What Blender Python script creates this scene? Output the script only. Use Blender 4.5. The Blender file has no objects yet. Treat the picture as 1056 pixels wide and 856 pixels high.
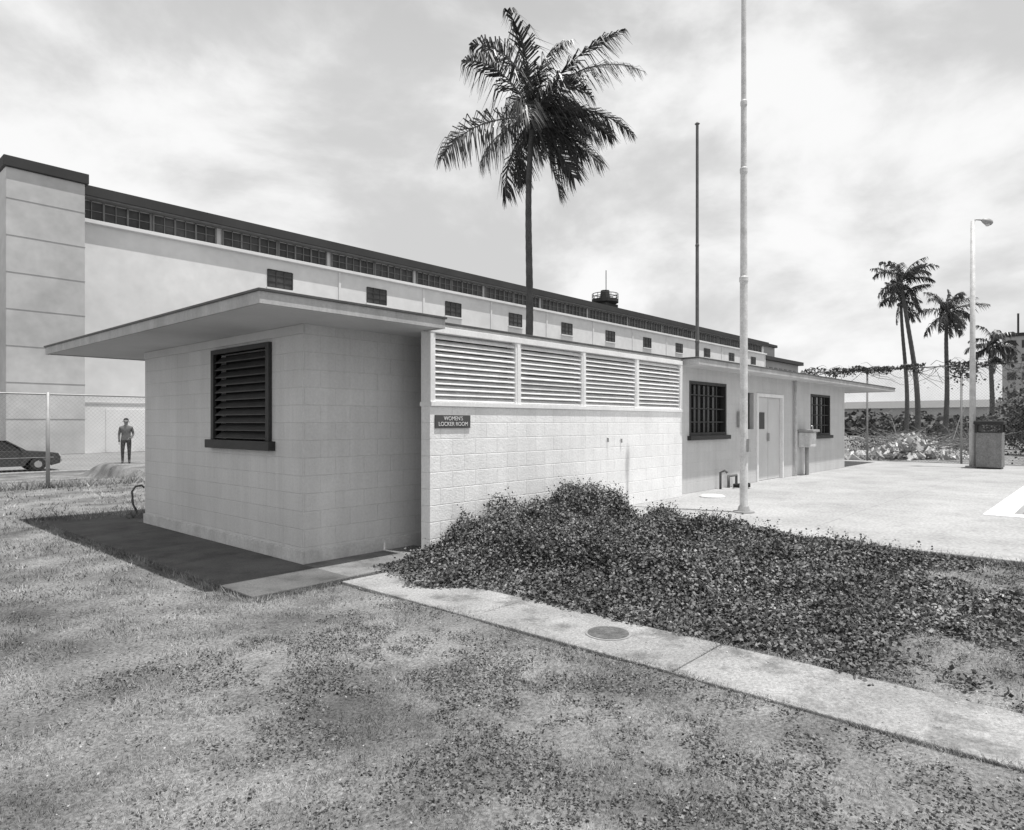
import bpy, math, numpy as np
from mathutils import Vector
rng=np.random.default_rng(7)
S=bpy.context.scene
S.view_settings.view_transform='Standard'
S.view_settings.look='None'
S.view_settings.exposure=0
COL=S.collection

# ---------------------------------------------------------------- materials
def mat(name,c,var=.15,scale=2.0,rough=.85,bump=.15,bscale=60,fine=.12,fscale=35,brick=None,streak=0.0,island=0.0,spec=.3,metal=0.0,bdist=.004,trans=0.0,stain=0.0,zones=None):
    m=bpy.data.materials.new(name); m.use_nodes=True
    N=m.node_tree.nodes; L=m.node_tree.links
    b=N['Principled BSDF']; b.inputs['Roughness'].default_value=rough
    b.inputs['Specular IOR Level'].default_value=spec; b.inputs['Metallic'].default_value=metal
    tc=N.new('ShaderNodeTexCoord')
    def math_(op,a,bb,clamp=False):
        n=N.new('ShaderNodeMath'); n.operation=op; n.use_clamp=clamp
        for i,v in enumerate((a,bb)):
            if v is None: continue
            if isinstance(v,(int,float)): n.inputs[i].default_value=v
            else: L.new(v,n.inputs[i])
        return n.outputs[0]
    def noise(sc,det=4,vec=None,r=.55):
        n=N.new('ShaderNodeTexNoise'); n.inputs['Scale'].default_value=sc; n.inputs['Detail'].default_value=det
        n.inputs['Roughness'].default_value=r
        L.new(vec if vec is not None else tc.outputs['Object'],n.inputs['Vector']); return n.outputs['Fac']
    def fac(src,amt):
        return math_('ADD',math_('MULTIPLY',src,2*amt),1-amt)
    v=math_('MULTIPLY',fac(noise(scale,4),var*2),c)
    if zones:
        sp0=N.new('ShaderNodeSeparateXYZ'); L.new(tc.outputs['Object'],sp0.inputs[0])
        for z,mul in zones:
            g_=math_('GREATER_THAN',sp0.outputs[2],z); v=math_('MULTIPLY',v,math_('ADD',math_('MULTIPLY',g_,mul-1),1))
    if fine:
        v=math_('MULTIPLY',v,fac(noise(fscale,2),fine*2))
    hgt=noise(bscale,3) if bump else None
    if stain:
        mr=N.new('ShaderNodeMapRange'); mr.inputs['From Min'].default_value=.50; mr.inputs['From Max'].default_value=.64
        mr.inputs['To Min'].default_value=1; mr.inputs['To Max'].default_value=1-stain
        L.new(noise(2.6,6,None,.68),mr.inputs[0]); v=math_('MULTIPLY',v,mr.outputs[0])
    if streak:
        mp=N.new('ShaderNodeMapping'); mp.inputs['Scale'].default_value=(3.5,3.5,.22)
        L.new(tc.outputs['Object'],mp.inputs['Vector'])
        v=math_('MULTIPLY',v,fac(noise(1.3,4,mp.outputs[0],.7),streak*2))
    if brick:
        bw,bh,ms,dark,horiz=brick
        sp=N.new('ShaderNodeSeparateXYZ'); L.new(tc.outputs['Object'],sp.inputs[0])
        cb=N.new('ShaderNodeCombineXYZ')
        if horiz:
            L.new(sp.outputs[0],cb.inputs[0]); L.new(sp.outputs[1],cb.inputs[1])
        else:
            L.new(math_('ADD',sp.outputs[0],sp.outputs[1]),cb.inputs[0]); L.new(sp.outputs[2],cb.inputs[1])
        bt=N.new('ShaderNodeTexBrick'); L.new(cb.outputs[0],bt.inputs['Vector'])
        bt.offset=0.0 if horiz else .5
        bt.inputs['Scale'].default_value=1
        bt.inputs['Brick Width'].default_value=bw; bt.inputs['Row Height'].default_value=bh
        bt.inputs['Mortar Size'].default_value=ms; bt.inputs['Mortar Smooth'].default_value=.8
        bt.inputs['Color1'].default_value=(1,1,1,1); bt.inputs['Color2'].default_value=(.955,.955,.955,1)
        bt.inputs['Mortar'].default_value=(dark,dark,dark,1)
        bwn=N.new('ShaderNodeRGBToBW'); L.new(bt.outputs['Color'],bwn.inputs[0])
        v=math_('MULTIPLY',v,bwn.outputs[0])
        hgt=math_('SUBTRACT',math_('MULTIPLY',hgt,.6),math_('MULTIPLY',bt.outputs['Fac'],.8))
    if island:
        g=N.new('ShaderNodeNewGeometry')
        v=math_('MULTIPLY',v,fac(g.outputs['Random Per Island'],island))
    L.new(v,b.inputs['Base Color'])
    if bump:
        bp=N.new('ShaderNodeBump'); bp.inputs['Strength'].default_value=bump; bp.inputs['Distance'].default_value=bdist*4
        L.new(hgt,bp.inputs['Height']); L.new(bp.outputs[0],b.inputs['Normal'])
    if trans:
        out=N['Material Output']; t=N.new('ShaderNodeBsdfTranslucent'); mx=N.new('ShaderNodeMixShader')
        L.new(v,t.inputs['Color']); mx.inputs[0].default_value=trans
        L.new(b.outputs[0],mx.inputs[1]); L.new(t.outputs[0],mx.inputs[2]); L.new(mx.outputs[0],out.inputs['Surface'])
    return m

M={}
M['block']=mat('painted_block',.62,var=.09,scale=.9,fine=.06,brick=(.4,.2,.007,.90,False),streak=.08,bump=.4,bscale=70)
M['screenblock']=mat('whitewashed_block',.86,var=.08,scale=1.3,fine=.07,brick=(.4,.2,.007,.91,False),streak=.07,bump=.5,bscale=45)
M['wingblock']=mat('painted_wing_block',.56,var=.07,scale=.8,fine=.05,brick=(.4,.2,.006,.94,False),streak=.08,bump=.3,bscale=70)
M['trimw']=mat('white_trim',.80,var=.08,scale=3,fine=.06,streak=.07,bump=.1)
M['louverw']=mat('white_louver',.80,var=.10,scale=5,fine=.10,streak=.06,bump=.1,island=.06)
M['dark']=mat('dark_paint',.035,var=.2,scale=4,fine=.15,rough=.55,bump=.1)
M['darkslat']=mat('dark_slats',.06,var=.2,scale=4,fine=.15,rough=.6,bump=.1,island=.12)
M['glass']=mat('window_glass',.012,var=.3,scale=1,rough=.12,bump=0,spec=.5,fine=0)
M['inter']=mat('unlit_interior',.015,bump=0,fine=0)  # near-black sheets behind the openings, darkness of the unlit inside put into colour
M['soffit']=mat('soffit_paint',.58,var=.10,scale=1.2,fine=.04,bump=.1)
M['fascia']=mat('fascia_board',.42,var=.14,scale=2,fine=.1,streak=.2,bump=.15)
M['drip']=mat('roof_edge_metal',.08,var=.3,scale=4,rough=.5,bump=.1)
M['roof']=mat('roofing',.18,var=.2,bump=.4)
M['plinth']=mat('plinth_paint',.58,var=.18,scale=3,streak=.1,bump=.3)
M['conc']=mat('concrete_path',.34,var=.28,scale=1.6,fine=.32,fscale=55,bump=.7,bscale=110,rough=.95,stain=.45)
M['slab']=mat('concrete_slab_shaded',.12,var=.3,scale=1.8,fine=.25,fscale=60,bump=.4,rough=.95,stain=.25)  # darker copy of the slab concrete, roof shadow put into its colour
M['slablit']=mat('concrete_slab_lit',.20,var=.3,scale=2.2,fine=.25,fscale=60,bump=.4,rough=.95,stain=.3)  # lighter copy of the same slab concrete, sunlight put into its colour
M['deck']=mat('pool_deck_concrete',.38,var=.16,scale=.8,fine=.24,fscale=26,bump=.25,brick=(3.0,3.0,.014,.8,True),rough=.95,stain=.14)
M['deckedge']=mat('deck_edge_concrete',.30,var=.2,scale=3,bump=.4)
M['ground']=mat('dry_lawn_soil',.235,var=.6,scale=1.1,fine=.5,fscale=48,bump=.9,bscale=75,rough=1,spec=.05,bdist=.008)
M['grass']=mat('dry_grass',.28,var=.6,scale=1.1,fine=.3,fscale=7,island=.45,bump=0,rough=.8,spec=.1)
M['weed']=mat('weed_leaves',.13,var=.25,scale=2,island=.7,bump=0,rough=.6,spec=.25,fine=0)
M['ivy']=mat('ivy_leaves',.125,var=.55,scale=1.5,island=.8,bump=0,rough=.5,spec=.35,fine=.4,fscale=7)
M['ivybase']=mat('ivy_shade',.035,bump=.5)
M['asphalt']=mat('asphalt',.22,var=.15,scale=.3,fine=.1,bump=.2)
M['bigwall']=mat('hangar_concrete',.68,var=.12,scale=.10,fine=.06,fscale=1.1,bump=0)
M['tower']=mat('tower_concrete',.46,var=.22,scale=.25,fine=.08,fscale=1.4,bump=0)
M['bigdark']=mat('hangar_fascia',.045,var=.2,scale=.3,bump=0,fine=0)
M['bigglass']=mat('hangar_glass',.05,var=.6,scale=.35,rough=.35,bump=0,fine=.4,fscale=1.2)
M['bigbar']=mat('hangar_mullion',.18,var=.2,bump=0,fine=0)
M['groove']=mat('joint_gap',.26,bump=0,fine=0)
M['trunk']=mat('palm_bark',.085,var=.25,scale=3,fine=.25,fscale=20,bump=.6,bscale=25)
M['palm']=mat('palm_leaflets',.045,var=.2,scale=1.5,island=.6,bump=0,rough=.4,spec=.5,trans=.15,fine=0)
M['palmdead']=mat('dry_frond',.12,island=.4,bump=0,fine=0)
M['galv']=mat('galvanized_steel',.36,var=.15,scale=5,rough=.5,bump=.1,metal=.2)
M['polew']=mat('white_pole_paint',.60,var=.2,scale=6,rough=.5,streak=.2,bump=.1)
M['poled']=mat('dark_pole',.13,var=.3,scale=3,rough=.6,bump=.1)
M['wire']=mat('chain_wire',.22,var=.1,rough=.6,bump=0,fine=0)
M['vine']=mat('vine_leaves',.085,var=.3,scale=1.2,island=.7,bump=0,rough=.55,fine=0)
M['tree']=mat('tree_leaves',.085,var=.3,scale=.6,island=.7,bump=0,rough=.6,fine=0)
M['carpaint']=mat('car_paint',.05,var=.1,rough=.25,bump=0,spec=.6,fine=0)
M['rubber']=mat('tyre_rubber',.03,bump=.1)
M['chrome']=mat('chrome',.55,rough=.25,metal=.8,bump=0)
M['rubble']=mat('rubble_concrete',.45,var=.25,scale=3,island=.6,bump=.5)
M['wood']=mat('dead_branches',.16,island=.4,bump=.2)
M['bin']=mat('bin_panel',.22,var=.15,scale=5,fine=.3,bump=.6,streak=.15)
M['water']=mat('pool_water',.12,var=.1,rough=.05,bump=.2,bscale=6,spec=.6)
M['coping']=mat('pool_coping',.74,var=.08,bump=.2)
M['signface']=mat('sign_face',.085,var=.1,bump=0,fine=0)
M['letters']=mat('sign_letters',.75,bump=0,fine=0)
M['litter']=mat('dry_litter',.34,bump=0,island=.5,fine=0)
M['iron']=mat('cast_iron',.13,var=.3,scale=12,fine=.3,bump=.8,bscale=90,rough=.8)
M['far']=mat('far_building_wall',.36,var=.1,scale=.1,bump=0,fine=0)
M['person']=mat('clothes_and_skin',.06,var=.15,scale=6,fine=.1,bump=.2,zones=[(.93,2.2),(1.49,1.8)])
M['skin']=mat('skin',.28,bump=0,fine=0)
M['hair']=mat('hair',.03,bump=.3,fine=0)

# ---------------------------------------------------------------- mesh helpers
def empty(name):
    e=bpy.data.objects.new(name,None); COL.objects.link(e); return e
class MB:
    def __init__(s): s.v=[]; s.f=[]
    def box(s,x0,x1,y0,y1,z0,z1):
        b=len(s.v)
        s.v+=[(x0,y0,z0),(x1,y0,z0),(x1,y1,z0),(x0,y1,z0),(x0,y0,z1),(x1,y0,z1),(x1,y1,z1),(x0,y1,z1)]
        s.f+=[tuple(b+i for i in q) for q in ((0,3,2,1),(4,5,6,7),(0,1,5,4),(1,2,6,5),(2,3,7,6),(3,0,4,7))]
        return s
    def prism(s,axis,a0,a1,sec):
        b=len(s.v); n=len(sec)
        for a in (a0,a1):
            for p,z in sec: s.v.append((a,p,z) if axis=='x' else (p,a,z))
        for i in range(n):
            j=(i+1)%n; s.f.append((b+i,b+j,b+n+j,b+n+i))
        s.f.append(tuple(b+i for i in range(n))[::-1]); s.f.append(tuple(b+n+i for i in range(n)))
        return s
    def tube(s,pts,rad,n=10,cap=True):
        b=len(s.v); P=[Vector(p) for p in pts]
        if isinstance(rad,(int,float)): rad=[rad]*len(P)
        prev=None
        for i,p in enumerate(P):
            d=(P[min(i+1,len(P)-1)]-P[max(i-1,0)])
            if d.length<1e-9: d=Vector((0,0,1))
            d.normalize()
            if prev is None:
                r=Vector((0,0,1)) if abs(d.z)<.9 else Vector((1,0,0))
                a=d.cross(r).normalized()
            else:
                a=(prev-d*prev.dot(d)).normalized()
            prev=a; c=d.cross(a)
            for k in range(n):
                t=2*math.pi*k/n; q=p+(a*math.cos(t)+c*math.sin(t))*rad[i]; s.v.append(tuple(q))
        for i in range(len(P)-1):
            for k in range(n):
                k2=(k+1)%n; s.f.append((b+i*n+k,b+i*n+k2,b+(i+1)*n+k2,b+(i+1)*n+k))
        if cap:
            s.f.append(tuple(b+k for k in range(n))[::-1]); e=b+(len(P)-1)*n; s.f.append(tuple(e+k for k in range(n)))
        return s
    def obj(s,name,m,parent=None,bevel=0,smooth=False):
        me=bpy.data.meshes.new(name); me.from_pydata(s.v,[],s.f); me.update()
        o=bpy.data.objects.new(name,me); COL.objects.link(o)
        me.materials.append(M[m] if isinstance(m,str) else m)
        if parent: o.parent=parent
        import bmesh
        bm=bmesh.new(); bm.from_mesh(me); bmesh.ops.recalc_face_normals(bm,faces=bm.faces); bm.to_mesh(me); bm.free()
        if bevel:
            md=o.modifiers.new('bevel','BEVEL'); md.width=bevel; md.segments=2; md.limit_method='ANGLE'
        if smooth:
            me.polygons.foreach_set('use_smooth',[True]*len(me.polygons))
        return o
def box(name,x0,x1,y0,y1,z0,z1,m,parent=None,bevel=0.004):
    return MB().box(x0,x1,y0,y1,z0,z1).obj(name,m,parent,bevel)
def npmesh(name,V,nper,m,parent=None):
    V=np.asarray(V,dtype=np.float32).reshape(-1,3); k=len(V)//nper
    me=bpy.data.meshes.new(name); me.vertices.add(len(V)); me.vertices.foreach_set('co',V.ravel())
    me.loops.add(len(V)); me.loops.foreach_set('vertex_index',np.arange(len(V),dtype=np.int32))
    me.polygons.add(k); me.polygons.foreach_set('loop_start',np.arange(0,len(V),nper,dtype=np.int32))
    me.polygons.foreach_set('loop_total',np.full(k,nper,dtype=np.int32))
    me.update(calc_edges=True); me.validate()
    o=bpy.data.objects.new(name,me); COL.objects.link(o); me.materials.append(M[m])
    if parent: o.parent=parent
    return o
def wall(axis,c0,c1,a0,a1,z0,z1,ops):
    A=sorted({a0,a1,*[o[0] for o in ops],*[o[1] for o in ops]}); Z=sorted({z0,z1,*[o[2] for o in ops],*[o[3] for o in ops]})
    mb=MB()
    for i in range(len(A)-1):
        for j in range(len(Z)-1):
            am=(A[i]+A[i+1])/2; zm=(Z[j]+Z[j+1])/2
            if any(o[0]<am<o[1] and o[2]<zm<o[3] for o in ops): continue
            if axis=='x': mb.box(A[i],A[i+1],c0,c1,Z[j],Z[j+1])
            else: mb.box(c0,c1,A[i],A[i+1],Z[j],Z[j+1])
    return mb
_tab=rng.random((256,256))
def vnoise(x,y,f):
    x=np.asarray(x)*f+100; y=np.asarray(y)*f+100
    xi=np.floor(x).astype(int); yi=np.floor(y).astype(int); fx=x-xi; fy=y-yi
    fx=fx*fx*(3-2*fx); fy=fy*fy*(3-2*fy)
    g=lambda a,b:_tab[a%256,b%256]
    return (g(xi,yi)*(1-fx)+g(xi+1,yi)*fx)*(1-fy)+(g(xi,yi+1)*(1-fx)+g(xi+1,yi+1)*fx)*fy
def sstep(t): t=np.clip(t,0,1); return t*t*(3-2*t)
def gz(x,y):
    x=np.asarray(x,float); y=np.asarray(y,float)
    near=(1-sstep((np.hypot(x,y)-18)/6))
    rise=.15*sstep((x-5.2)/3.0)*(1-sstep((x-9.2)/2))*(1-sstep((y-5.6)/.6))
    y0=21.5+9*sstep((x-7.9)/1.5)
    return -.6*sstep((y-y0)/3.6)+rise+near*((vnoise(x,y,.9)-.5)*.03+(vnoise(x,y,3)-.5)*.018-.012)

# ---------------------------------------------------------------- ground
a=np.unique(np.concatenate([np.arange(-8,30,.2),np.array([-3000,-1200,-500,-200,-100,-50,-25,-15,-11,30.5,31,31.7,32.4,33,33.6,34.2,36,40,50,70,100,150,250,500,1200,3000])]))
gx,gy=np.meshgrid(a,a,indexing='ij'); n=len(a)
V=np.stack([gx,gy,gz(gx,gy)],-1).reshape(-1,3)
idx=np.arange(n*n).reshape(n,n)
F=np.stack([idx[:-1,:-1],idx[1:,:-1],idx[1:,1:],idx[:-1,1:]],-1).reshape(-1,4)
me=bpy.data.meshes.new('ground'); me.from_pydata(V.tolist(),[],F.tolist()); me.update()
me.polygons.foreach_set('use_smooth',[True]*len(me.polygons))
g=bpy.data.objects.new('ground',me); COL.objects.link(g); me.materials.append(M['ground'])
MB().box(-250,420,34.6,54,-.75,-.59).obj('asphalt_road','asphalt')
MB().box(-250,420,34.3,34.6,-.75,-.50).obj('road_kerb','deckedge',bevel=.02)

# ---------------------------------------------------------------- locker room building
B=empty('locker_room_building')
ZW=2.705
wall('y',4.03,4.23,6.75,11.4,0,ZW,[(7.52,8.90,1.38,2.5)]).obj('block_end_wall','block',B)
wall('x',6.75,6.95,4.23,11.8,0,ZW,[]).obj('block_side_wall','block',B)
MB().box(4.23,23,11.2,11.4,0,ZW).obj('rear_wall','wingblock',B)
box('block_plinth',4.005,4.03,6.725,11.41,0,.17,'plinth',B,.006)
box('block_side_plinth',4.03,11.5,6.725,6.75,0,.17,'plinth',B,.006)
box('block_head_trim',4.012,4.03,6.732,11.41,2.60,ZW-.002,'soffit',B,.004)
W=MB()
W.box(3.985,4.10,7.44,7.52,1.38,2.56).box(3.985,4.10,8.90,8.98,1.38,2.56).box(3.985,4.10,7.52,8.90,2.50,2.56)
W.obj('end_window_frame','dark',B,.004)
box('end_window_sill',3.94,4.12,7.36,9.06,1.27,1.38,'dark',B,.006)
W=MB(); nz=11
for i in range(nz):
    z=1.40+i*(1.08/nz)
    W.prism('y',7.525,8.895,[(4.005,z),(4.005,z+.012),(4.10,z+.088),(4.10,z+.076)])
W.obj('end_window_slats','darkslat',B)
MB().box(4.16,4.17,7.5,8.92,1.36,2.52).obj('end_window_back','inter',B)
# screen wall
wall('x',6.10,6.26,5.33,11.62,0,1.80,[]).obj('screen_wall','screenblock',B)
box('screen_sill_board',5.33,11.62,6.075,6.29,1.80,1.855,'trimw',B,.004)
box('screen_top_board',5.33,11.62,6.085,6.27,2.69,2.765,'trimw',B,.004)
P=MB(); S4=[5.33,6.93,8.46,10.02,11.62]
for i,x in enumerate(S4):
    w=.055; x0=x if i==0 else x-w/2
    if i==4: x0=x-w
    P.box(x0,x0+w,6.09,6.265,1.855,2.69)
P.obj('screen_posts','trimw',B,.003)
Lv=MB(); Fr=MB()
for i in range(4):
    x0=S4[i]+(.055 if i==0 else .0275); x1=S4[i+1]-(.055 if i==3 else .0275)
    Fr.box(x0,x0+.03,6.10,6.25,1.855,2.69).box(x1-.03,x1,6.10,6.25,1.855,2.69)
    ns=12
    for k in range(ns):
        z=1.860+k*(.828/ns)
        j=rng.normal(0,.003); t=rng.normal(0,.002)
        Lv.prism('x',x0+.03,x1-.03,[(6.112+j,z+t),(6.112+j,z+.013+t),(6.185,z+.066+t),(6.185,z+.053+t)])
Lv.obj('screen_louvers','louverw',B); Fr.obj('screen_louver_frames','trimw',B)
MB().box(5.36,11.6,6.262,6.27,1.86,2.68).obj('louver_backing','inter',B)  # dark sheet added to stand for the shade behind the louvers
box('screen_return_wall',11.42,11.62,6.26,6.75,0,ZW,'wingblock',B,0)
# wing
ops=[(12.30,14.0,1.34,2.44),(15.15,15.50,1.45,2.3),(15.65,17.35,.2,2.30),(19.45,21.15,1.24,2.40)]
wall('x',6.30,6.5,11.62,22.6,0,ZW,ops).obj('wing_front_wall','wingblock',B)
MB().box(22.4,22.6,6.5,11.2,0,ZW).obj('wing_end_wall','wingblock',B)
for k,(a0,a1,z0,z1) in enumerate([ops[0],ops[3]]):
    W=MB(); f=.06
    W.box(a0,a0+f,6.29,6.40,z0,z1).box(a1-f,a1,6.29,6.40,z0,z1).box(a0+f,a1-f,6.29,6.40,z1-f,z1).box(a0+f,a1-f,6.29,6.40,z0,z0+f)
    for q in range(1,4):
        xx=a0+(a1-a0)*q/4; W.box(xx-.018,xx+.018,6.32,6.37,z0+f,z1-f)
    for q in range(1,4):
        zz=z0+(z1-z0)*q/4; W.box(a0+f,a1-f,6.325,6.365,zz-.012,zz+.012)
    W.obj('wing_window_frame','dark',B)
    box('wing_window_sill',a0-.08,a1+.08,6.22,6.42,z0-.09,z0-.002,'dark',B)
    MB().box(a0+f,a1-f,6.40,6.41,z0+f,z1-f).obj('wing_window_glass','glass',B)
MB().box(15.15,15.50,6.40,6.41,1.45,2.3).obj('narrow_window_glass','glass',B)
box('door_frame',15.65,15.73,6.27,6.42,.2,2.30,'trimw',B); box('door_frame_right',17.27,17.35,6.27,6.42,.2,2.30,'trimw',B)
box('door_frame_head',15.73,17.27,6.27,6.42,2.22,2.30,'trimw',B)
box('door_leaf_left',15.74,16.49,6.35,6.40,.21,2.215,'soffit',B); box('door_leaf_right',16.51,17.26,6.35,6.40,.21,2.215,'soffit',B)
box('door_notice',15.95,16.25,6.335,6.349,1.45,1.85,'signface',B); box('door_handle',16.42,16.47,6.29,6.35,1.15,1.35,'galv',B)
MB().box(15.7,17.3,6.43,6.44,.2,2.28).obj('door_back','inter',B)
MB().tube([(18.1,6.24,.2),(18.1,6.24,2.7)],.035).obj('wall_conduit','polew',B,smooth=True)
box('wall_meter_box',14.55,14.8,6.2,6.3,1.5,1.85,'galv',B,.01)
c=empty('drinking_fountain')
box('cabinet',18.45,18.95,5.98,6.30,.95,1.35,'polew',c,.03); box('basin',18.42,18.98,5.90,6.30,1.352,1.42,'galv',c,.02)
MB().tube([(18.7,6.15,.2),(18.7,6.15,.95)],.05).obj('drain_pipe','galv',c,smooth=True)
MB().tube([(18.7,6.0,1.42),(18.7,6.0,1.50),(18.7,6.06,1.53)],.015).obj('bubbler','chrome',c,smooth=True)
# roof
def slabpoly(name,poly,z0,z1,m,bev=.004):
    n=len(poly); v=[(x,y,z0) for x,y in poly]+[(x,y,z1) for x,y in poly]
    mb=MB(); mb.v=v; mb.f=[tuple(range(n))[::-1],tuple(range(n,2*n))]+[(i,(i+1)%n,n+(i+1)%n,n+i) for i in range(n)]
    return mb.obj(name,m,B,bev)
rp=[(3.02,5.8),(5.30,5.8),(5.30,6.12),(11.66,6.12),(11.66,5.78),(26.7,5.78),(26.7,12.0),(11.0,12.0),(11.0,12.76),(3.02,12.76)]
def off(p,d):
    o=[];n=len(p)
    for i in range(n):
        a_=Vector(p[i-1]);b_=Vector(p[i]);c_=Vector(p[(i+1)%n])
        n1=Vector(((b_-a_).y,-(b_-a_).x)).normalized(); n2=Vector(((c_-b_).y,-(c_-b_).x)).normalized()
        o.append(tuple(b_+(n1+n2)*d))
    return o
slabpoly('roof_soffit',off(rp,-.03),ZW,ZW+.03,'soffit')
Fb=MB(); op=off(rp,0); ip=off(rp,-.03)
nn=len(rp)
for i in range(nn):
    j=(i+1)%nn; b=len(Fb.v)
    for z in (ZW-.012,ZW+.10):
        for q in (op[i],op[j],ip[j],ip[i]): Fb.v.append((q[0],q[1],z))
    Fb.f+=[(b,b+1,b+5,b+4),(b+2,b+3,b+7,b+6),(b+3,b+2,b+1,b),(b+4,b+5,b+6,b+7)]
Fb.obj('roof_fascia','fascia',B)
slabpoly('roof_edge',off(rp,.018),ZW+.10,ZW+.125,'drip',.003)
slabpoly('roof_gravel',off(rp,-.05),ZW+.125,ZW+.14,'roof',.003)
# sign
sg=empty('locker_room_sign')
box('sign_board',5.40,5.99,6.082,6.098,1.535,1.695,'signface',sg,.002)
for k,t in enumerate(["WOMEN'S","LOCKER ROOM"]):
    cu=bpy.data.curves.new('sign_text','FONT'); cu.body=t; cu.size=.07; cu.align_x='CENTER'; cu.extrude=.001
    o=bpy.data.objects.new('sign_text',cu); COL.objects.link(o); o.rotation_euler=(math.pi/2,0,0)
    o.location=(5.695,6.079,1.63-.068*k); cu.materials.append(M['letters']); o.parent=sg
MB().tube([(9.1,6.10,1.35),(9.1,6.08,1.35),(9.1,6.08,1.29)],.012).tube([(9.5,6.10,1.33),(9.5,6.08,1.33),(9.5,6.08,1.27)],.012).obj('wall_hooks','galv',B)
# slab
es=empty('entrance_slab')
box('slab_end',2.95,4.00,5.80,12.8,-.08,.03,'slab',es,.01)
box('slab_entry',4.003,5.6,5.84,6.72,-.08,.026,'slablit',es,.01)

# sidewalk
sw=empty('concrete_sidewalk'); y=5.76
while y>-9:
    L_=1.83; box('slab',3.87,4.60,y-L_+.008,y,-.08,.014+rng.normal(0,.002),'conc',sw,.008); y-=L_
cv=empty('utility_cover')
MB().tube([(4.25,2.84,.0),(4.25,2.84,.022)],.155,28).obj('cover_plate','iron',cv)
MB().tube([(4.25,2.84,.0),(4.25,2.84,.0195)],.175,28).obj('cover_ring','deckedge',cv)

# pool deck
D=empty('pool_deck')
ZD=.2
box('deck_slab',8.5,12.35,-22,6.30,-.1,ZD,'deck',D,.01)
box('deck_slab_far',12.352,27.2,1.5,6.30,-.1,ZD,'deck',D,.01)
box('deck_slab_porch',22.602,27.2,6.302,12,-.1,ZD,'deck',D,.01)
box('deck_slab_side',23,27.2,-22,1.498,-.1,ZD,'deck',D,.01)
pl=empty('swimming_pool')
C=MB(); C.box(12.352,12.70,-18,1.498,0,ZD+.015).box(12.702,22.998,1.15,1.498,0,ZD+.015)
C.obj('coping','coping',pl,.01)
MB().box(12.70,23,-18,1.15,.02,.08).obj('water','water',pl)

sk=empty('skimmer_lid')
MB().tube([(11.95,5.65,ZD),(11.95,5.65,ZD+.02),(11.95,5.65,ZD+.045)],[.24,.24,.20],24).obj('lid','polew',sk)
hp=empty('hose_bib')
MB().tube([(13.5,6.2,.2),(13.5,6.2,.55),(13.5,6.1,.6),(13.5,6.05,.55)],.025).tube([(13.9,6.2,.2),(13.9,6.2,.45),(14.3,6.2,.45),(14.3,6.2,.2)],.03).obj('pipes','poled',hp,smooth=True)
t=np.linspace(0,6*math.pi,60)
MB().tube([(14.0+.2*math.cos(a_),5.95+.16*math.sin(a_),.22+a_*.004) for a_ in t],.014,6).obj('hose','rubber',hp)
bp_=empty('bent_pipe')
MB().tube([(4.45,12.95,0),(4.38,12.95,.15),(4.36,12.95,.38),(4.42,12.95,.47),(4.52,12.95,.48),(4.56,12.95,.44)],.018,8).obj('pipe','poled',bp_,smooth=True)

# ---------------------------------------------------------------- poles
def flag(name,px,py,z0,H,r,m,joints):
    e=empty(name)
    zs=[0]+[j for j in joints]+[H]
    MB_=MB(); rr=r
    for i in range(len(zs)-1):
        MB_.tube([(px,py,z0+zs[i]),(px,py,z0+zs[i+1])],[rr,rr*.93],16)
        if i: MB_.tube([(px,py,z0+zs[i]-.07),(px,py,z0+zs[i]-.04),(px,py,z0+zs[i]+.02),(px,py,z0+zs[i]+.04)],[rr,rr*1.28,rr*1.28,rr],16)
        rr*=.86
    MB_.obj('shaft',m,e,smooth=False)
    MB().tube([(px,py,z0),(px,py,z0+.02)],r*2.6,24).tube([(px,py,z0+.02),(px,py,z0+.10)],[r*1.6,r*1.2],20).obj('base_flange','galv',e)
    MB().tube([(px,py,z0+H),(px,py,z0+H+.05),(px,py,z0+H+.12)],[rr,rr*2,rr*.6],12).obj('finial',m,e)
    return e
def P(px,D_):
    s=(px-528)/693; return D_*(.7443+.6678*s), D_*(.6678-.7443*s)
x,y=P(767,10.5); e=flag('flagpole',x,y,ZD,8.25,.062,'polew',[3.65,5.35,6.4])
MB().box(x-.03,x+.03,y-.10,y-.06,ZD+.95,ZD+1.15).obj('cleat','galv',e)
x,y=P(719,28); flag('flagpole',x,y,0,14,.085,'poled',[5,9])
x,y=P(1003,21)
e=empty('street_lamp')
MB().tube([(x,y,ZD),(x,y,7.9)],[.095,.06],14).obj('pole','polew',e,smooth=True)
MB().tube([(x,y,ZD),(x,y,ZD+.05)],.2,16).obj('base','galv',e)
rx,ry=.6678,-.7443
MB().tube([(x,y,7.75),(x+rx*.08,y+ry*.08,7.95),(x+rx*.35,y+ry*.35,7.93)],.025,8).obj('arm','galv',e,smooth=True)
hd=MB(); hd.tube([(x+rx*.28,y+ry*.28,7.93),(x+rx*.34,y+ry*.34,7.92),(x+rx*.46,y+ry*.46,7.88),(x+rx*.58,y+ry*.58,7.85),(x+rx*.63,y+ry*.63,7.85)],[.03,.07,.11,.08,.02],12)
hd.obj('luminaire','galv',e,smooth=True)
MB().tube([(x+rx*.47,y+ry*.47,7.86),(x+rx*.47,y+ry*.47,7.75)],[.09,.05],12).obj('lens','polew',e,smooth=True)
x,y=P(1021,20.6); e=empty('litter_bin')
box('body',x-.33,x+.33,y-.33,y+.33,ZD+.04,ZD+1.10,'bin',e,.02)
box('base',x-.3,x+.3,y-.3,y+.3,ZD,ZD+.038,'dark',e)
hb=MB()
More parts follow.
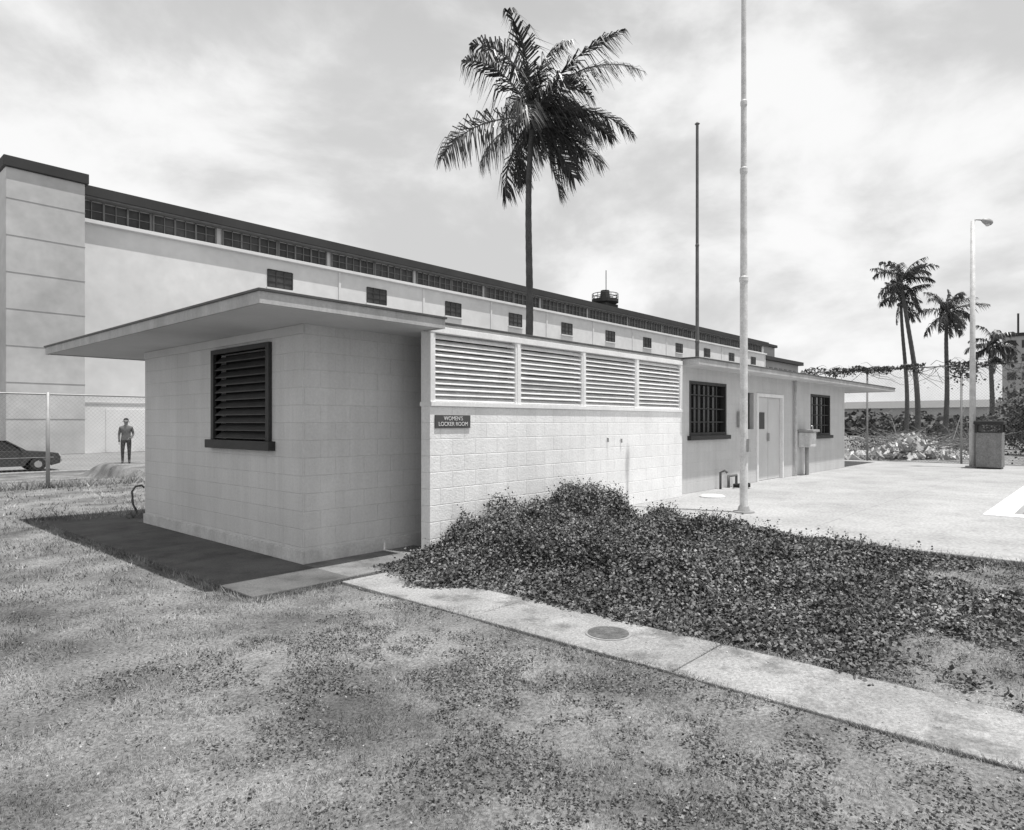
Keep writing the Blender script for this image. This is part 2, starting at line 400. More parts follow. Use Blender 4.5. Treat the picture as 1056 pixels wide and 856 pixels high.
for sx in(-1,1):
    for sy in(-1,1): hb.box(x+sx*.33-.03,x+sx*.33+.03,y+sy*.32-.03,y+sy*.32+.03,ZD+1.10,ZD+1.34)
hb.box(x-.3,x+.3,y+.25,y+.31,ZD+1.11,ZD+1.33)
hb.obj('hood_posts','dark',e); box('hood',x-.39,x+.39,y-.38,y+.38,ZD+1.34,ZD+1.46,'dark',e,.03)
box('throat',x-.28,x+.28,y-.26,y+.24,ZD+1.10,ZD+1.13,'dark',e)

# ---------------------------------------------------------------- chain link fences
def fence(name,axis,c,a0,a1,z0,H,step,posts,r=.035,w=.0035,sp=3.0):
    e=empty(name); p=MB()
    def pt(a_,z,o=0): return (a_,c+o,z) if axis=='x' else (c+o,a_,z)
    a_=posts
    while a_<a1:
        p.tube([pt(a_,z0-.1),pt(a_,z0+H+.05)],r,8); a_+=sp
    p.tube([pt(a0,z0+H),pt(a1,z0+H)],.022,8)
    p.obj('posts_and_rail','galv',e,smooth=True)
    q=[]
    for s in (-1,1):
        st=np.arange(a0-H,a1+H,step)
        for u in st:
            ua,ub=(u,u+H*1.0) if s>0 else (u+H,u)
            lo,hi=min(ua,ub),max(ua,ub)
            if lo<a0 or hi>a1: continue
            o=.004*s
            q+=[pt(ua-w,z0,o),pt(ua+w,z0,o),pt(ub+w,z0+H,o),pt(ub-w,z0+H,o)]
    npmesh('mesh',q,4,'wire',e)
    return e
fence('chain_link_fence','x',19.5,-14,24,0,2.3,.10,4.67-15,w=.0018,sp=3.75,r=.045)
fence('chain_link_fence','y',28,-24,9.5,0,3.6,.10,-23,w=.0025)
def leaves(P_,size,m,name,parent=None,flat=.4,nrm=None):
    n=len(P_); d=rng.normal(size=(n,3)); d/=np.linalg.norm(d,axis=1)[:,None]
    up=rng.normal(size=(n,3))*flat+np.array([0,0,1.]) if nrm is None else rng.normal(size=(n,3))*flat+nrm
    up/=np.linalg.norm(up,axis=1)[:,None]
    a_=np.cross(up,d); a_/=np.linalg.norm(a_,axis=1)[:,None]; b_=np.cross(up,a_)
    s=(size*(.6+.8*rng.random(n)))[:,None]
    V=np.stack([P_-a_*s*.5,P_+b_*s*.38-up*s*.08,P_+a_*s*.5,P_-b_*s*.38-up*s*.08],1)
    return npmesh(name,V,4,m,parent)
nv=26000
vy=rng.uniform(-22,9.4,nv)
top=3.65-np.abs(rng.normal(0,1,nv))*(.08+.7*vnoise(vy,0*vy,.8)**2)+.16*vnoise(vy,vy*0+3,3)
dense=(vy<3.2)|(rng.random(nv)<.5)
low=rng.random(nv)<.3; top=np.where(low&(vy<3.2),rng.uniform(0.2,3.9,nv),top)
keep=dense&(top>.1)&(vnoise(vy,top,1.5)>.38)
vp=np.stack([28+rng.normal(0,.13,nv),vy,top],1)[keep]
leaves(vp,.10,'vine','fence_vines',flat=1.2)
R=MB()
for i in range(260):
    y0=rng.uniform(-10,9.3); z0=3.6+rng.normal(0,.06); x0=28+rng.normal(0,.08); pp=[(x0,y0,z0)]
    dy=rng.normal(0,.25); dz=rng.uniform(-.35,.12)
    for q in range(5): pp.append((x0+rng.normal(0,.05),y0+dy*(q+1)*.6,z0+dz*(q+1)*.5+rng.normal(0,.05)))
    R.tube(pp,[.012,.011,.01,.009,.007,.004],3,cap=False)
R.obj('fence_vine_stems','wood')

# ---------------------------------------------------------------- hangar
H=empty('hangar_building'); YB=55.8; X0,X1=15.0,143.6; ZG=-.6
box('main_wall',X0,X1,YB,YB+60,ZG,16.15,'bigwall',H,0)
box('ledge',X0,X1,YB-.35,YB+.3,16.15,16.42,'bigwall',H,.02)
MB().box(X0,X1,YB+.35,YB+59,16.42,17.95).obj('clerestory_wall','bigwall',H)
box('roof_fascia',X0-.2,X1+.6,YB-.55,YB+60,18.05,18.8,'bigdark',H,.03)
box('eave_board',X0-.1,X1+.5,YB-.45,YB+59,17.95,18.048,'bigbar',H,0)
G=MB();Br=MB()
bx=X0+.3
while bx<X1-4:
    for (s0,wd,nb) in ((0,4.9,6),(5.1,4.9,6)):
        u=bx+s0
        G.box(u,u+wd,YB+.27,YB+.33,16.52,17.85)
        for i in range(nb+1):
            xx=u+i*wd/nb; w=.03 if i%2 else .07; Br.box(xx-w,xx+w,YB+.17,YB+.27,16.46,17.92)
        Br.box(u,u+wd,YB+.19,YB+.26,17.17,17.22); Br.box(u,u+wd,YB+.18,YB+.265,16.45,16.55)
    bx+=10.6
G.obj('clerestory_glass','bigglass',H); Br.obj('clerestory_mullions','bigbar',H)
G=MB();Br=MB();Sl=MB()
for i in range(11):
    xc=31.0+10.6*i
    if xc>X1-3: break
    G.box(xc-1.2,xc+1.2,YB-.03,YB+.01,13.65,15.2)
    for q in (-1.2,-.4,.4,1.2): Br.box(xc+q-.04,xc+q+.04,YB-.08,YB-.03,13.65,15.2)
    for zz in (13.65,14.15,14.7,15.2): Br.box(xc-1.16,xc+1.16,YB-.075,YB-.032,zz-.03,zz+.03)
    Sl.box(xc-1.35,xc+1.35,YB-.2,YB,13.45,13.6)
G.obj('wall_windows','bigglass',H); Br.obj('wall_window_bars','bigdark',H); Sl.obj('wall_window_sills','bigwall',H)
J=MB()
for i in range(12):
    xx=37.2+10.6*i
    if xx<X1: J.box(xx-.12,xx+.12,YB-.10,YB,ZG,16.14)
J.obj('pilasters','bigwall',H)
J=MB(); J.box(X0,X1,YB-.05,YB,3.0,3.12); J.obj('wall_string_course','tower',H)
J=MB(); J.box(17.0,29.5,YB-.04,YB-.001,ZG+.01,2.6); J.obj('painted_dado','bigwall',H)
box('tower_body',10.6,15.15,54.0,60,ZG,18.4,'tower',H,.05)
box('tower_cap',10.45,15.35,53.8,60.2,18.4,19.1,'bigdark',H,.03)
J=MB()
for i in range(1,8):
    z=ZG+i*2.42; J.box(10.59,15.16,53.985,54.0,z,z+.05)
J.obj('tower_joints','groove',H)
box('side_wing',-30,10.6,58,70,ZG,14,'bigwall',H,0)
x,y=P(624,125)
R=MB(); R.box(x-1.9,x+1.9,y-1.6,y+1.6,18.8,23.6); R.obj('roof_cabin','bigdark',H)
R=MB(); R.tube([(x,y,23.6),(x,y,23.9),(x,y,24.5),(x,y,24.7)],[1.9,2.5,2.5,1.4],16); R.obj('lookout_platform','bigdark',H)
R=MB()
for k in range(12):
    a_=k*math.pi/6; R.tube([(x+2.4*math.cos(a_),y+2.4*math.sin(a_),24.5),(x+2.4*math.cos(a_),y+2.4*math.sin(a_),25.5)],.06,4)
for z in (25.0,25.5): R.tube([(x+2.4*math.cos(k*math.pi/10),y+2.4*math.sin(k*math.pi/10),z) for k in range(21)],.07,4)
R.tube([(x,y,24.7),(x,y,26.2)],[1.0,.8],8); R.tube([(x+.3,y,26.2),(x+.3,y,30)],.08,5)
R.obj('platform_railing_and_mast','bigdark',H)
R=MB()
for q in (20,52,78,101,124,140): R.box(q,q+1.2,YB+6,YB+7,18.8,19.9)
R.obj('roof_vents','bigdark',H)
# annex
A=empty('annex_building')
box('annex_walls',144.4,170,58,90,ZG,15.6,'far',A,0); box('annex_roof',144.3,171,57,91,15.6,16.4,'bigdark',A,0)
box('annex_penthouse',146,160,60,80,16.4,19.3,'far',A,0); box('annex_penthouse_roof',145.5,160.5,59.5,80.5,19.3,19.9,'bigdark',A,0)
g_=MB()
for i in range(8): g_.box(145.5+i*3,147.3+i*3,57.93,57.99,12.2,14.2)
g_.obj('annex_windows','bigglass',A)
x,y=P(1062,150); A=empty('distant_office_building')
box('walls',x-5,x+14,y-12,y+4.5,-.6,20.6,'far',A,0); box('roof_parapet',x-5.4,x+14.4,y-12.4,y+4.9,20.6,21.3,'bigdark',A,0)
g_=MB()
for zz in (3,7,11,15,18):
    for i in range(6): g_.box(x-5.1,x-5.01,y-11+i*2.6,y-9.4+i*2.6,zz,zz+1.7)
g_.obj('windows','bigglass',A)
x,y=P(1050,150); g_=MB().tube([(x,y,21),(x,y,26)],.2,6); g_.obj('mast','bigdark',A)
x,y=P(880,240); A=empty('distant_warehouse')
box('walls',x-6,x+40,y-40,y+6,-.6,6.5,'far',A,0)
A_=MB().prism('y',y-41,y+7,[(x-7,6.5),(x+41,6.5),(x+17,9.5)]); A_.obj('roof','bigbar',A)

# ---------------------------------------------------------------- palms
def palm(name,bx,by,zb,H_,lean,fl,nf,seed,r0=.17,nl=70,wind=(0,0),lw=.05,lfac=.30,shag=.16,curve=.12):
    r=np.random.default_rng(seed); e=empty(name)
    pts=[];rad=[]
    for i in range(60):
        t=i/59
        pts.append((bx+lean[0]*(t**1.6)+curve*math.sin(t*5),by+lean[1]*(t**1.6)-curve*math.sin(t*5),zb+H_*t))
        rad.append((r0*(1-.42*t)+.12*r0*(i%2)*.4)*(1+.5*math.exp(-t*25)))
    MB().tube(pts,rad,12).obj('trunk','trunk',e,smooth=True)
    c=np.array(pts[-1])
    Q=[];R=MB()
    for k in range(nf):
        az=k*2.39996+r.normal(0,.6); u=k/(nf-1)
        e0=math.radians(80-105*u**.95+r.normal(0,14)); L_=fl*(.80+.26*math.sin(math.pi*min(1,u*1.2+.15)))*r.uniform(.8,1.12)
        bend=math.radians(r.uniform(55,115))*(1-.35*u)
        if u>.84: e0=math.radians(r.uniform(-66,-20)); bend=math.radians(30)
        n_=16; p=c+np.array([0,0,.1]); rp_=[p.copy()]; dirs=[]
        sb=r.normal(0,.4)
        for i in range(n_):
            t=i/n_; el=e0-bend*(t**1.3); a2=az+sb*t
            d=np.array([math.cos(a2)*math.cos(el)+wind[0]*t,math.sin(a2)*math.cos(el)+wind[1]*t,math.sin(el)]); d/=np.linalg.norm(d)
            p=p+d*L_/n_; rp_.append(p.copy()); dirs.append(d)
        dirs.append(dirs[-1])
        R.tube([tuple(q) for q in rp_],[.035*(1-i/(n_+1))+.006 for i in range(n_+1)],5,cap=False)
        rp_=np.array(rp_); dirs=np.array(dirs)
        roll=r.normal(0,.8); gap=r.uniform(.2,1,3)
        for i in range(nl):
            t=.12+.88*(i/(nl-1)); ff=t*n_; i0=min(int(ff),n_-1); w=ff-i0
            pp=rp_[i0]*(1-w)+rp_[i0+1]*w; d=dirs[i0]
            side=np.cross(d,[0,0,1.]); side/=np.linalg.norm(side)+1e-6; upv=np.cross(side,d)
            side,upv=side*math.cos(roll)+upv*math.sin(roll),upv*math.cos(roll)-side*math.sin(roll)
            ll=fl*lfac*(math.sin(math.pi*min(.97,(t*.80+.16)))**.6)*r.uniform(.65,1.2)
            for s in(-1,1):
                if r.random()<.10 or np.min(np.abs(t-gap))<.014: continue
                dr=side*s*.7+d*(.4+.7*t)+upv*.05+np.array([wind[0],wind[1],0])*1.4+r.normal(0,shag,3); dr/=np.linalg.norm(dr)
                dn=dr+np.array([0,0,-1.1-1.3*r.random()])+np.array([wind[0],wind[1],0]); dn/=np.linalg.norm(dn)
                wv=np.cross(dr,upv); wv/=np.linalg.norm(wv)+1e-6; wv=wv*lw*.5
                m1=pp+dr*ll*.4; m2=m1+dn*ll*.65
                Q+= [pp-wv*.7,pp+wv*.7,m1+wv,m1-wv, m1-wv,m1+wv,m2+wv*.15,m2-wv*.15]
    npmesh('fronds',np.array(Q),4,'palm',e)
    R.obj('frond_stems','palmdead',e)
    nb=MB()
    for k in range(9):
        a_=r.uniform(0,6.28); q=c+np.array([math.cos(a_)*.25,math.sin(a_)*.25,-.15-.2*r.random()])
        nb.tube([tuple(q+np.array([0,0,h])) for h in (-.14,-.08,0,.08,.13)],[.03,.09,.12,.09,.03],8)
    nb.obj('coconuts','trunk',e,smooth=True)
    return e
x,y=P(536,26); palm('palm_tree',x,y,0,13.35,(.55,-.5),4.2,24,34,wind=(.2,-.2),lw=.05,nl=86,lfac=.33,curve=.16)
x,y=P(946,60); palm('palm_tree',x,y,0,14.0,(-1.0,.9),3.2,18,5,r0=.24,nl=40,lw=.085,wind=(.22,-.22))
x,y=P(934,61); palm('palm_tree',x,y,0,12.6,(.3,.3),2.8,14,15,r0=.2,nl=36,lw=.085,wind=(.22,-.22))
x,y=P(974,64); palm('palm_tree',x,y,0,12.0,(.3,-.3),3.4,20,12,r0=.24,nl=40,lw=.085,wind=(.22,-.22))
x,y=P(1020,52); palm('palm_tree',x,y,0,7.4,(.3,-.3),2.4,16,9,r0=.2,nl=36,lw=.085)

# ---------------------------------------------------------------- bushes / tree mass
def clump(name,cs,n,size,m='tree'):
    pts=[]
    for (x,y,z,rx_,rz) in cs:
        k=n; d=rng.normal(size=(k,3)); d/=np.linalg.norm(d,axis=1)[:,None]; rr=rng.random(k)**.4
        rr*=.55+.9*vnoise(d[:,0]*2+x,d[:,1]*2+d[:,2]*2+y,1.7)
        p=np.stack([x+d[:,0]*rx_*rr,y+d[:,1]*rx_*rr,z+d[:,2]*rz*rr],1); pts.append(p)
    p=np.concatenate(pts); p=p[p[:,2]>-.6]
    return leaves(p,size,m,name,flat=1.2)
cs=[]
for px,D_,h in [(1040,34,2.6),(1060,33,3.8),(1080,32,3.6),(1100,34,4.5),(1050,40,3.8),(1018,47,2.0),(1130,36,4)]:
    x,y=P(px,D_); cs.append((x,y,h*.5,1.1,h*.55))
clump('overgrown_bushes',cs,800,.17)
cs=[]
for px in range(850,1130,9):
    D_=rng.uniform(75,110); x,y=P(px+rng.normal(0,3),D_); h=rng.uniform(1.2,3.2); cs.append((x,y,h*.4,3.5,h*.6))
clump('distant_trees',cs,420,.6)
R=MB()
for i in range(800):
    px=rng.normal(938,30); D_=rng.uniform(28.6,37); x,y=P(px,D_)
    s=rng.uniform(.03,.19); hgt=.95*math.exp(-((px-940)/30)**2)*rng.random()
    c0=Vector((x,y,hgt)); b=len(R.v)
    ax=Vector(rng.normal(size=3)).normalized(); u=ax.orthogonal().normalized(); w=ax.cross(u)
    for sz in(-1,1):
        for sx,sy in((-1,-1),(1,-1),(1,1),(-1,1)):
            R.v.append(tuple(c0+(u*sx*rng.uniform(.6,1.5)+w*sy*rng.uniform(.5,1)+ax*sz*.3)*s))
    R.f+=[tuple(b+i_ for i_ in q) for q in ((0,3,2,1),(4,5,6,7),(0,1,5,4),(1,2,6,5),(2,3,7,6),(3,0,4,7))]
R.obj('rubble_pile','rubble')
R=MB()
for i in range(330):
    px=rng.uniform(890,1005); D_=rng.uniform(29,40); x,y=P(px,D_); z=rng.uniform(0,.9)
    d=rng.normal(size=3)*np.array([.9,.9,.45]); R.tube([(x,y,z),(x+d[0]*.5,y+d[1]*.5,z+abs(d[2])*.6),(x+d[0],y+d[1],z+abs(d[2]))],[.022,.015,.006],4)
R.obj('dead_branch_pile','wood')
cs=[]
for px in (890,912,960,985,1000):
    x,y=P(px,rng.uniform(33,40)); cs.append((x,y,.3,1.0,.9))
clump('weed_clumps',cs,500,.11,'vine')

# ---------------------------------------------------------------- car
Cc=empty('parked_car'); cx,cy,zg=4.7,36.2,-.585
def prof(pts,y0,y1,name,m,bev=.03,inset=0):
    mb=MB(); n=len(pts)
    for yy,sg_ in((y0,1),(y1,-1)):
        for px_,pz in pts:
            k=0 if not inset else inset*max(0,(pz-.85))/.5
            mb.v.append((cx+px_,yy+sg_*k,zg+pz))
    for i in range(n):
        j=(i+1)%n; mb.f.append((i,j,n+j,n+i))
    mb.f.append(tuple(range(n))[::-1]); mb.f.append(tuple(n+i for i in range(n)))
    return mb.obj(name,m,Cc,bev)
body=[(0.03,.35),(0,.6),(.08,.86),(.25,.92),(1.15,.95),(3.0,.95),(3.9,.88),(4.38,.80),(4.48,.62),(4.46,.34),(4.1,.24),(4.02,.42),(3.85,.58),(3.6,.64),(3.36,.58),(3.18,.42),(3.1,.24),(1.35,.24),(1.27,.42),(1.1,.58),(.85,.64),(.6,.58),(.42,.42),(.35,.26)]
prof(body,cy,cy+1.72,'body','carpaint',.025)
prof([(.75,.95),(1.15,1.33),(1.5,1.38),(2.45,1.38),(3.15,.95)],cy+.04,cy+1.68,'greenhouse','glass',.02,inset=.2)
prof([(1.12,1.375),(1.5,1.405),(2.45,1.405),(2.55,1.375)],cy+.2,cy+1.52,'roof_panel','carpaint',.012)
pil=MB()
for xa,xb in ((.75,1.15),(1.9,1.9),(3.15,2.45)):
    for yy,yt in((cy+.03,cy+.20),(cy+1.69,cy+1.52)): pil.tube([(cx+xa,yy,zg+.93),(cx+xb,yt,zg+1.39)],.035,6)
pil.obj('pillars','carpaint',Cc)
wh=MB();hub=MB()
for wx in(.85,3.6):
    for yy,y2 in((cy-.01,cy+.2),(cy+1.52,cy+1.73)):
        wh.tube([(cx+wx,yy,zg+.31),(cx+wx,yy+.02,zg+.31),(cx+wx,y2-.02,zg+.31),(cx+wx,y2,zg+.31)],[.27,.31,.31,.27],22)
    hub.tube([(cx+wx,cy-.02,zg+.31),(cx+wx,cy+.02,zg+.31)],[.15,.18],14)
wh.obj('tyres','rubber',Cc); hub.obj('hubcaps','chrome',Cc)
b=MB(); b.box(cx-.06,cx+.02,cy+.03,cy+1.69,zg+.42,zg+.56).box(cx+4.45,cx+4.54,cy+.03,cy+1.69,zg+.40,zg+.54); b.obj('bumpers','chrome',Cc,.02)
b=MB(); b.box(cx+4.40,cx+4.49,cy+.1,cy+.45,zg+.62,zg+.74).box(cx+4.40,cx+4.49,cy+1.27,cy+1.62,zg+.62,zg+.74); b.obj('headlights','polew',Cc)
b=MB(); b.box(cx+.2,cx+4.2,cy-.008,cy+.01,zg+.60,zg+.63); b.obj('side_trim','chrome',Cc)
b=MB(); b.tube([(cx+2.95,cy-.02,zg+1.0),(cx+2.95,cy-.14,zg+1.03)],.05,8); b.obj('mirror','carpaint',Cc)

# ---------------------------------------------------------------- standing person by the road
pe=empty('standing_person')
J=[((0,0,.98),.15),((0,0,1.12),.135),((0,.01,1.30),.165),((0,.01,1.43),.13),((0,.0,1.50),.062),((0,-.01,1.56),.058),((0,-.02,1.64),.098),((0,-.015,1.72),.088),
 ((-.10,0,.90),.105),((-.12,-.02,.52),.07),((-.12,.02,.12),.05),((-.12,-.02,.05),.045),((-.13,-.14,.035),.036),
 ((.10,0,.90),.105),((.11,-.04,.52),.07),((.11,.0,.12),.05),((.11,-.04,.05),.045),((.13,-.16,.035),.036),
 ((-.19,.01,1.41),.062),((-.24,.02,1.14),.048),((-.23,-.06,.90),.036),((-.23,-.08,.83),.036),
 ((.19,.01,1.41),.062),((.25,.03,1.15),.048),((.18,-.12,1.0),.036),((.12,-.16,.98),.034)]
E=[(0,1),(1,2),(2,3),(3,4),(4,5),(5,6),(6,7),(0,8),(8,9),(9,10),(10,11),(11,12),(0,13),(13,14),(14,15),(15,16),(16,17),(3,18),(18,19),(19,20),(20,21),(3,22),(22,23),(23,24),(24,25)]
me=bpy.data.meshes.new('body'); me.from_pydata([j[0] for j in J],E,[]); me.update()
o=bpy.data.objects.new('body',me); COL.objects.link(o); me.materials.append(M['person']); o.parent=pe
md=o.modifiers.new('skin','SKIN')
for i,j in enumerate(J): me.skin_vertices[0].data[i].radius=(j[1]*(1.2 if i<4 else 1),j[1]*(.8 if i<4 else 1))
me.skin_vertices[0].data[0].use_root=True
o.modifiers.new('sub','SUBSURF').levels=1; o.modifiers['sub'].render_levels=2
hm=MB(); hm.tube([(0,.035,1.62),(0,.025,1.68),(0,.015,1.73),(0,0,1.775),(0,0,1.79)],[.075,.095,.092,.055,.02],14); hm.obj('hair','hair',pe,smooth=True)
hm=MB(); hm.tube([(0,-.10,1.665),(0,-.135,1.635),(0,-.115,1.625)],[.008,.014,.008],6); hm.tube([(-.1,0,1.62),(-.108,0,1.66)],.016,6); hm.tube([(.1,0,1.62),(.108,0,1.66)],.016,6)
hm.obj('nose_and_ears','skin',pe)
hm=MB()
for k in (-1,1): hm.tube([(k*.035,-.098,1.668),(k*.035,-.112,1.668)],.010,6)
hm.obj('eyes','hair',pe)
hm=MB()
for bx_,by_,bz_,dx,dz in ((-.23,-.085,.81,0,-1),(.10,-.175,.97,-.8,-.5)):
    for q in range(4):
        L_=(.07,.08,.075,.058)[q]; oy=-.03+q*.02
        hm.tube([(bx_,by_+oy,bz_),(bx_+dx*L_*.5,by_+oy-.006,bz_+dz*L_*.5),(bx_+dx*L_,by_+oy+.006,bz_+dz*L_)],[.010,.009,.007],6)
    hm.tube([(bx_+.01,by_-.03,bz_+.04),(bx_+.01+dx*.03,by_-.065,bz_+.01),(bx_+.01+dx*.04,by_-.07,bz_-.02)],[.011,.010,.008],6)
hm.obj('fingers','skin',pe)
x,y=P(130,26.5); pe.location=(x,y,float(gz(x,y))+.0); pe.rotation_euler=(0,0,math.radians(-20))

# ---------------------------------------------------------------- ivy
def ivyh(x,y):
    Hh=np.interp(y,[-1,1.2,3,4.5,5.4,6.05],[0.0,.03,.15,.32,.46,.52])
    x0=4.58+.36*(vnoise(x,y,1.8)-.5)+.16*(vnoise(x,y,7)-.5)-.30*sstep((y-3.9)/1.4)
    right=1-.35*sstep((x-7.8)/.9)
    taper=.25*sstep((x-x0)/.2)+.75*sstep((x-x0)/1.4)
    lft=np.where(y>5.0,sstep((x-4.4)/1.5),1)
    return Hh*taper*lft*right*(.35+1.1*vnoise(x,y,2.2)+.45*(vnoise(x,y,5)-.5)), x0
n=270000
x=rng.uniform(4.1,8.6,n); y=rng.uniform(-.6,6.06,n)
h,x0=ivyh(x,y)
bound=np.interp(x,[4.5,6,8.5],[1.6,1.9,2.1])
patch=vnoise(x,y,1.3)*.5+vnoise(x,y,4.5)*.5
dens=sstep((x-x0+.05)/.25)*sstep((y-bound+1.4+ (patch-.5)*3.6)/1.6)
dens=np.where(x>8.5,dens*(vnoise(x,y,2.5)>.7)*(y>3),dens)
k=rng.random(n)<dens*.72; x,y,h=x[k],y[k],h[k]
z=np.where(x>8.5,.2,gz(x,y))+np.maximum(h*(.5+.55*rng.random(len(x))),.012+.03*rng.random(len(x)))+.008
ivy=empty('ivy_ground_cover')
leaves(np.stack([x,y,z],1),.035,'ivy','ivy_leaves',ivy,flat=.8)
n=6500; x=rng.uniform(4.5,8.45,n); y=rng.uniform(1.4,6.03,n); h,x0=ivyh(x,y); k=(x>x0+.12)&(rng.random(n)<.25+.5*(h>.2)); x,y,h=x[k],y[k],h[k]
PP=[]; G0=gz(x,y)
for i in range(len(x)):
    L_=rng.uniform(.03,.15); dx,dy=rng.normal(0,.06,2)
    for q in range(6): PP.append((x[i]+dx*q/5+rng.normal(0,.01),y[i]+dy*q/5+rng.normal(0,.01),G0[i]+h[i]+L_*q/5))
leaves(np.array(PP),.028,'ivy','ivy_sprigs',ivy,flat=1.0)
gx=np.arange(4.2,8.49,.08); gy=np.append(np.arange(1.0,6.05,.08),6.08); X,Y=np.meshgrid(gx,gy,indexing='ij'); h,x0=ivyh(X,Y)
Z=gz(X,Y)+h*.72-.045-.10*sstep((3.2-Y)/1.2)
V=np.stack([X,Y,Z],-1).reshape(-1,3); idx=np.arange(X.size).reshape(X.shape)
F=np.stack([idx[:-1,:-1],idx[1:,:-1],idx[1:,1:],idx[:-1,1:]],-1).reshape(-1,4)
mb=MB(); mb.v=V.tolist(); mb.f=[tuple(q) for q in F.tolist()]; mb.obj('ivy_shade_mound','ivybase',ivy)  # dark sheet beneath the leaves, shade inside the ivy put into its colour

# ---------------------------------------------------------------- grass
def blocked(x,y,j=0):
    b=(x>3.87-j)&(x<4.60+j)&(y<5.9)
    b|=(x>2.95-j)&(y>5.78-j)&(y<12.8)&(x<23)
    b|=(x>8.48)&(y<12)
    b|=(x>4.6)&(y>2.8)&(y<6.2)
    return b
def sample(r0,r1,dens):
    A_=math.pi*(r1*r1-r0*r0)*(112/360); n=int(A_*dens)
    r=np.sqrt(rng.uniform(r0*r0,r1*r1,n)); a_=math.radians(41.9)+np.radians(rng.uniform(-56,56,n))
    return r*np.cos(a_),r*np.sin(a_)
def blades(x,y,hh,w):
    n=len(x); z=gz(x,y); ang=rng.uniform(0,6.283,n); la=rng.uniform(0,6.283,n); ln=hh*rng.uniform(.3,1.3,n)
    wx,wy=np.cos(ang)*w*.5,np.sin(ang)*w*.5
    a_=np.stack([x-wx,y-wy,z-.004],1); b_=np.stack([x+wx,y+wy,z-.004],1)
    c=np.stack([x+np.cos(la)*ln,y+np.sin(la)*ln,z+hh],1)
    return np.stack([a_,b_,c],1)
T=[]
for r0,r1,dn,w,hb in [(1.2,4.2,10000,.0036,.017),(4.2,7.5,4200,.006,.021),(7.5,13,1100,.011,.029),(13,26,170,.02,.045)]:
    x,y=sample(r0,r1,dn)
    cl=vnoise(x,y,5)*.35+vnoise(x,y,15)*.65
    big=vnoise(x,y,1.4)*.45+vnoise(x,y,3.7)*.55
    worn=np.exp(-((x-3.6)/.35)**2)*.35*(y<5.5)
    edge=.15*(vnoise(x,y,3.2)*.6+vnoise(x,y,11)*.4-.32)
    k=~blocked(x+0,y,-edge)&(rng.random(len(x))<(.1+1.1*cl)*sstep((big-.30-worn*.6)/.22)+.05)&(y<28.2)
    x,y,cl=x[k],y[k],cl[k]
    T.append(blades(x,y,hb*(.4+1.2*cl)*rng.uniform(.5,1.5,len(x)),w*rng.uniform(.7,1.4,len(x))))
gr=empty('grass')
npmesh('grass_blades',np.concatenate(T),3,'grass',gr)
T=[]
n=9000
yy=rng.uniform(-4,5.7,n); side=rng.random(n)<.5; off_=np.abs(rng.normal(0,.05,n))*sstep((vnoise(yy,side*5.,1.3)-.2)/.5); xx=np.where(side,3.86+off_,4.61-off_); k=vnoise(side*9.+0*yy,yy,1.7)>.30
T.append(blades(xx[k],yy[k],rng.uniform(.02,.05,k.sum()),.006))
n=2500; yy=rng.uniform(11.9,12.9,n); xx=rng.uniform(3.0,9,n); T.append(blades(xx,yy+.4,rng.uniform(.05,.16,n),.012))
n=5000; xx=rng.uniform(-6,16,n); yy=19.5+rng.normal(0,.15,n); T.append(blades(xx,yy,rng.uniform(.08,.28,n),.02))
n=2500; xx=8.47+rng.normal(0,.04,n); xx=np.minimum(xx,8.49); yy=rng.uniform(-4,4.2,n); T.append(blades(xx,yy,rng.uniform(.04,.14,n),.008))
n=1800; yy=rng.uniform(5.8,12.8,n); xx=2.94-np.abs(rng.normal(0,.03,n)); T.append(blades(xx,yy,rng.uniform(.03,.08,n),.008))
n=1200; xx=rng.uniform(2.9,4.0,n); yy=5.80-np.abs(rng.normal(0,.03,n)); T.append(blades(xx,yy,rng.uniform(.02,.06,n),.006))
for jy in np.arange(5.76,-4,-1.83):
    n=90; xx=rng.uniform(3.87,4.6,n); yy=jy+rng.normal(0,.006,n); k=vnoise(xx,yy,6)>.5; T.append(blades(xx[k],yy[k],rng.uniform(.03,.05,k.sum()),.005))
npmesh('grass_tufts',np.concatenate(T),3,'grass',gr)
x,y=sample(1.3,8.8,5000)
wz=np.exp(-((x-2.7)/1.2)**2)*.8*(y<4.8)*(x>1.0)+ ((x>4.62)&(x<8.5)&(y<3.2))*.85 + .06
k=(rng.random(len(x))<wz*sstep((vnoise(x,y,2.6)*.5+vnoise(x,y,9)*.5-.40)/.22))&~((x>3.84)&(x<4.62))&~((x>8.5))&~((x>2.95)&(y>5.7))&~((x>4.6)&(y>3.2))
x,y=x[k],y[k]
leaves(np.stack([x,y,gz(x,y)+rng.uniform(.005,.028,len(x))],1),.017,'weed','broadleaf_weeds',gr,flat=.6)
n=2200; x=rng.uniform(.8,8.4,n); y=rng.uniform(-1,6,n); k=~((x>4.7)&(y>2.5)); x,y=x[k],y[k]
z=np.where((x>3.87)&(x<4.60),.022,gz(x,y)+.018)
leaves(np.stack([x,y,z],1),.012,'litter','fallen_leaves',None,flat=.35)

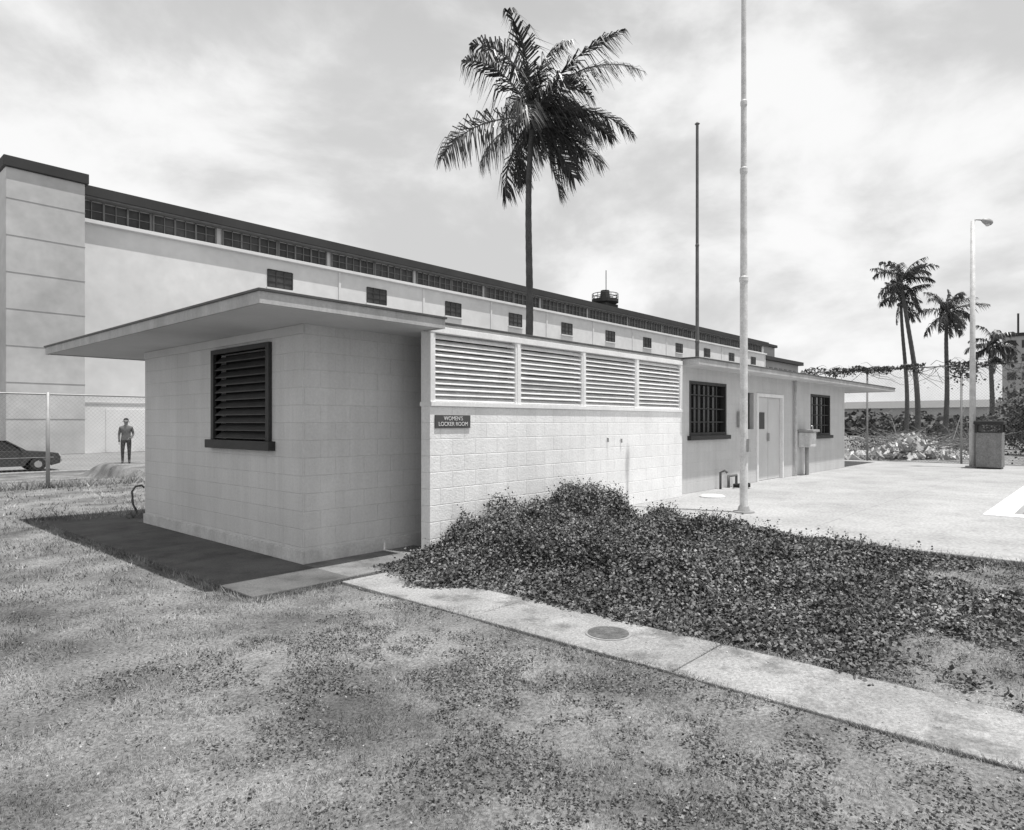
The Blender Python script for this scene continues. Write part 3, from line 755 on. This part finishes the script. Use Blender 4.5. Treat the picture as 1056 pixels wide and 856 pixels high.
# ---------------------------------------------------------------- light
sd=Vector((-.07,.235,-1)).normalized()
sun=bpy.data.lights.new('sun','SUN'); sun.energy=5.0; sun.angle=math.radians(.5); sun.color=(1,.99,.975)
so=bpy.data.objects.new('sun',sun); COL.objects.link(so); so.rotation_euler=sd.to_track_quat('-Z','Y').to_euler()
elev=math.asin(-sd.z); az=math.atan2(-sd.x,-sd.y)
w=bpy.data.worlds.new('World'); S.world=w; w.use_nodes=True
N=w.node_tree.nodes; L=w.node_tree.links; bg=N['Background']; bg.inputs['Strength'].default_value=.1
sky=N.new('ShaderNodeTexSky'); sky.sky_type='NISHITA'; sky.sun_disc=False; sky.sun_elevation=elev; sky.sun_rotation=az
bw=N.new('ShaderNodeRGBToBW'); L.new(sky.outputs[0],bw.inputs[0])
tc=N.new('ShaderNodeTexCoord'); mp=N.new('ShaderNodeMapping'); mp.inputs['Scale'].default_value=(1,1,1.8); mp.inputs['Location'].default_value=(.9,1.2,.55)
L.new(tc.outputs['Generated'],mp.inputs[0])
n1=N.new('ShaderNodeTexNoise'); n1.inputs['Scale'].default_value=2.9; n1.inputs['Detail'].default_value=8; n1.inputs['Roughness'].default_value=.55; n1.inputs['Distortion'].default_value=.2
L.new(mp.outputs[0],n1.inputs['Vector'])
mr=N.new('ShaderNodeMapRange'); mr.inputs['From Min'].default_value=.38; mr.inputs['From Max'].default_value=.60; mr.inputs['To Min'].default_value=6.9; mr.inputs['To Max'].default_value=10.4
mr.interpolation_type='SMOOTHSTEP'
L.new(n1.outputs['Fac'],mr.inputs[0])
sx=N.new('ShaderNodeSeparateXYZ'); L.new(tc.outputs['Generated'],sx.inputs[0])
zr=N.new('ShaderNodeMapRange'); zr.inputs['From Min'].default_value=.45; zr.inputs['From Max'].default_value=1; zr.inputs['To Min'].default_value=1.0; zr.inputs['To Max'].default_value=.38
L.new(sx.outputs[2],zr.inputs[0])
ml=N.new('ShaderNodeMath'); ml.operation='MULTIPLY'; L.new(mr.outputs[0],ml.inputs[0]); L.new(zr.outputs[0],ml.inputs[1])
mx=N.new('ShaderNodeMix'); mx.data_type='FLOAT'; mx.inputs[0].default_value=.9
L.new(bw.outputs[0],mx.inputs[2]); L.new(ml.outputs[0],mx.inputs[3]); L.new(mx.outputs[0],bg.inputs['Color'])

# ---------------------------------------------------------------- camera
cd=bpy.data.cameras.new('camera'); co=bpy.data.objects.new('camera',cd); COL.objects.link(co)
co.location=(0,0,1.6); co.rotation_euler=(math.pi/2,0,math.radians(41.9-90))
cd.sensor_width=36; cd.lens=693/1056*36; cd.shift_y=8/1056; cd.clip_end=6000; cd.clip_start=.05
S.camera=co
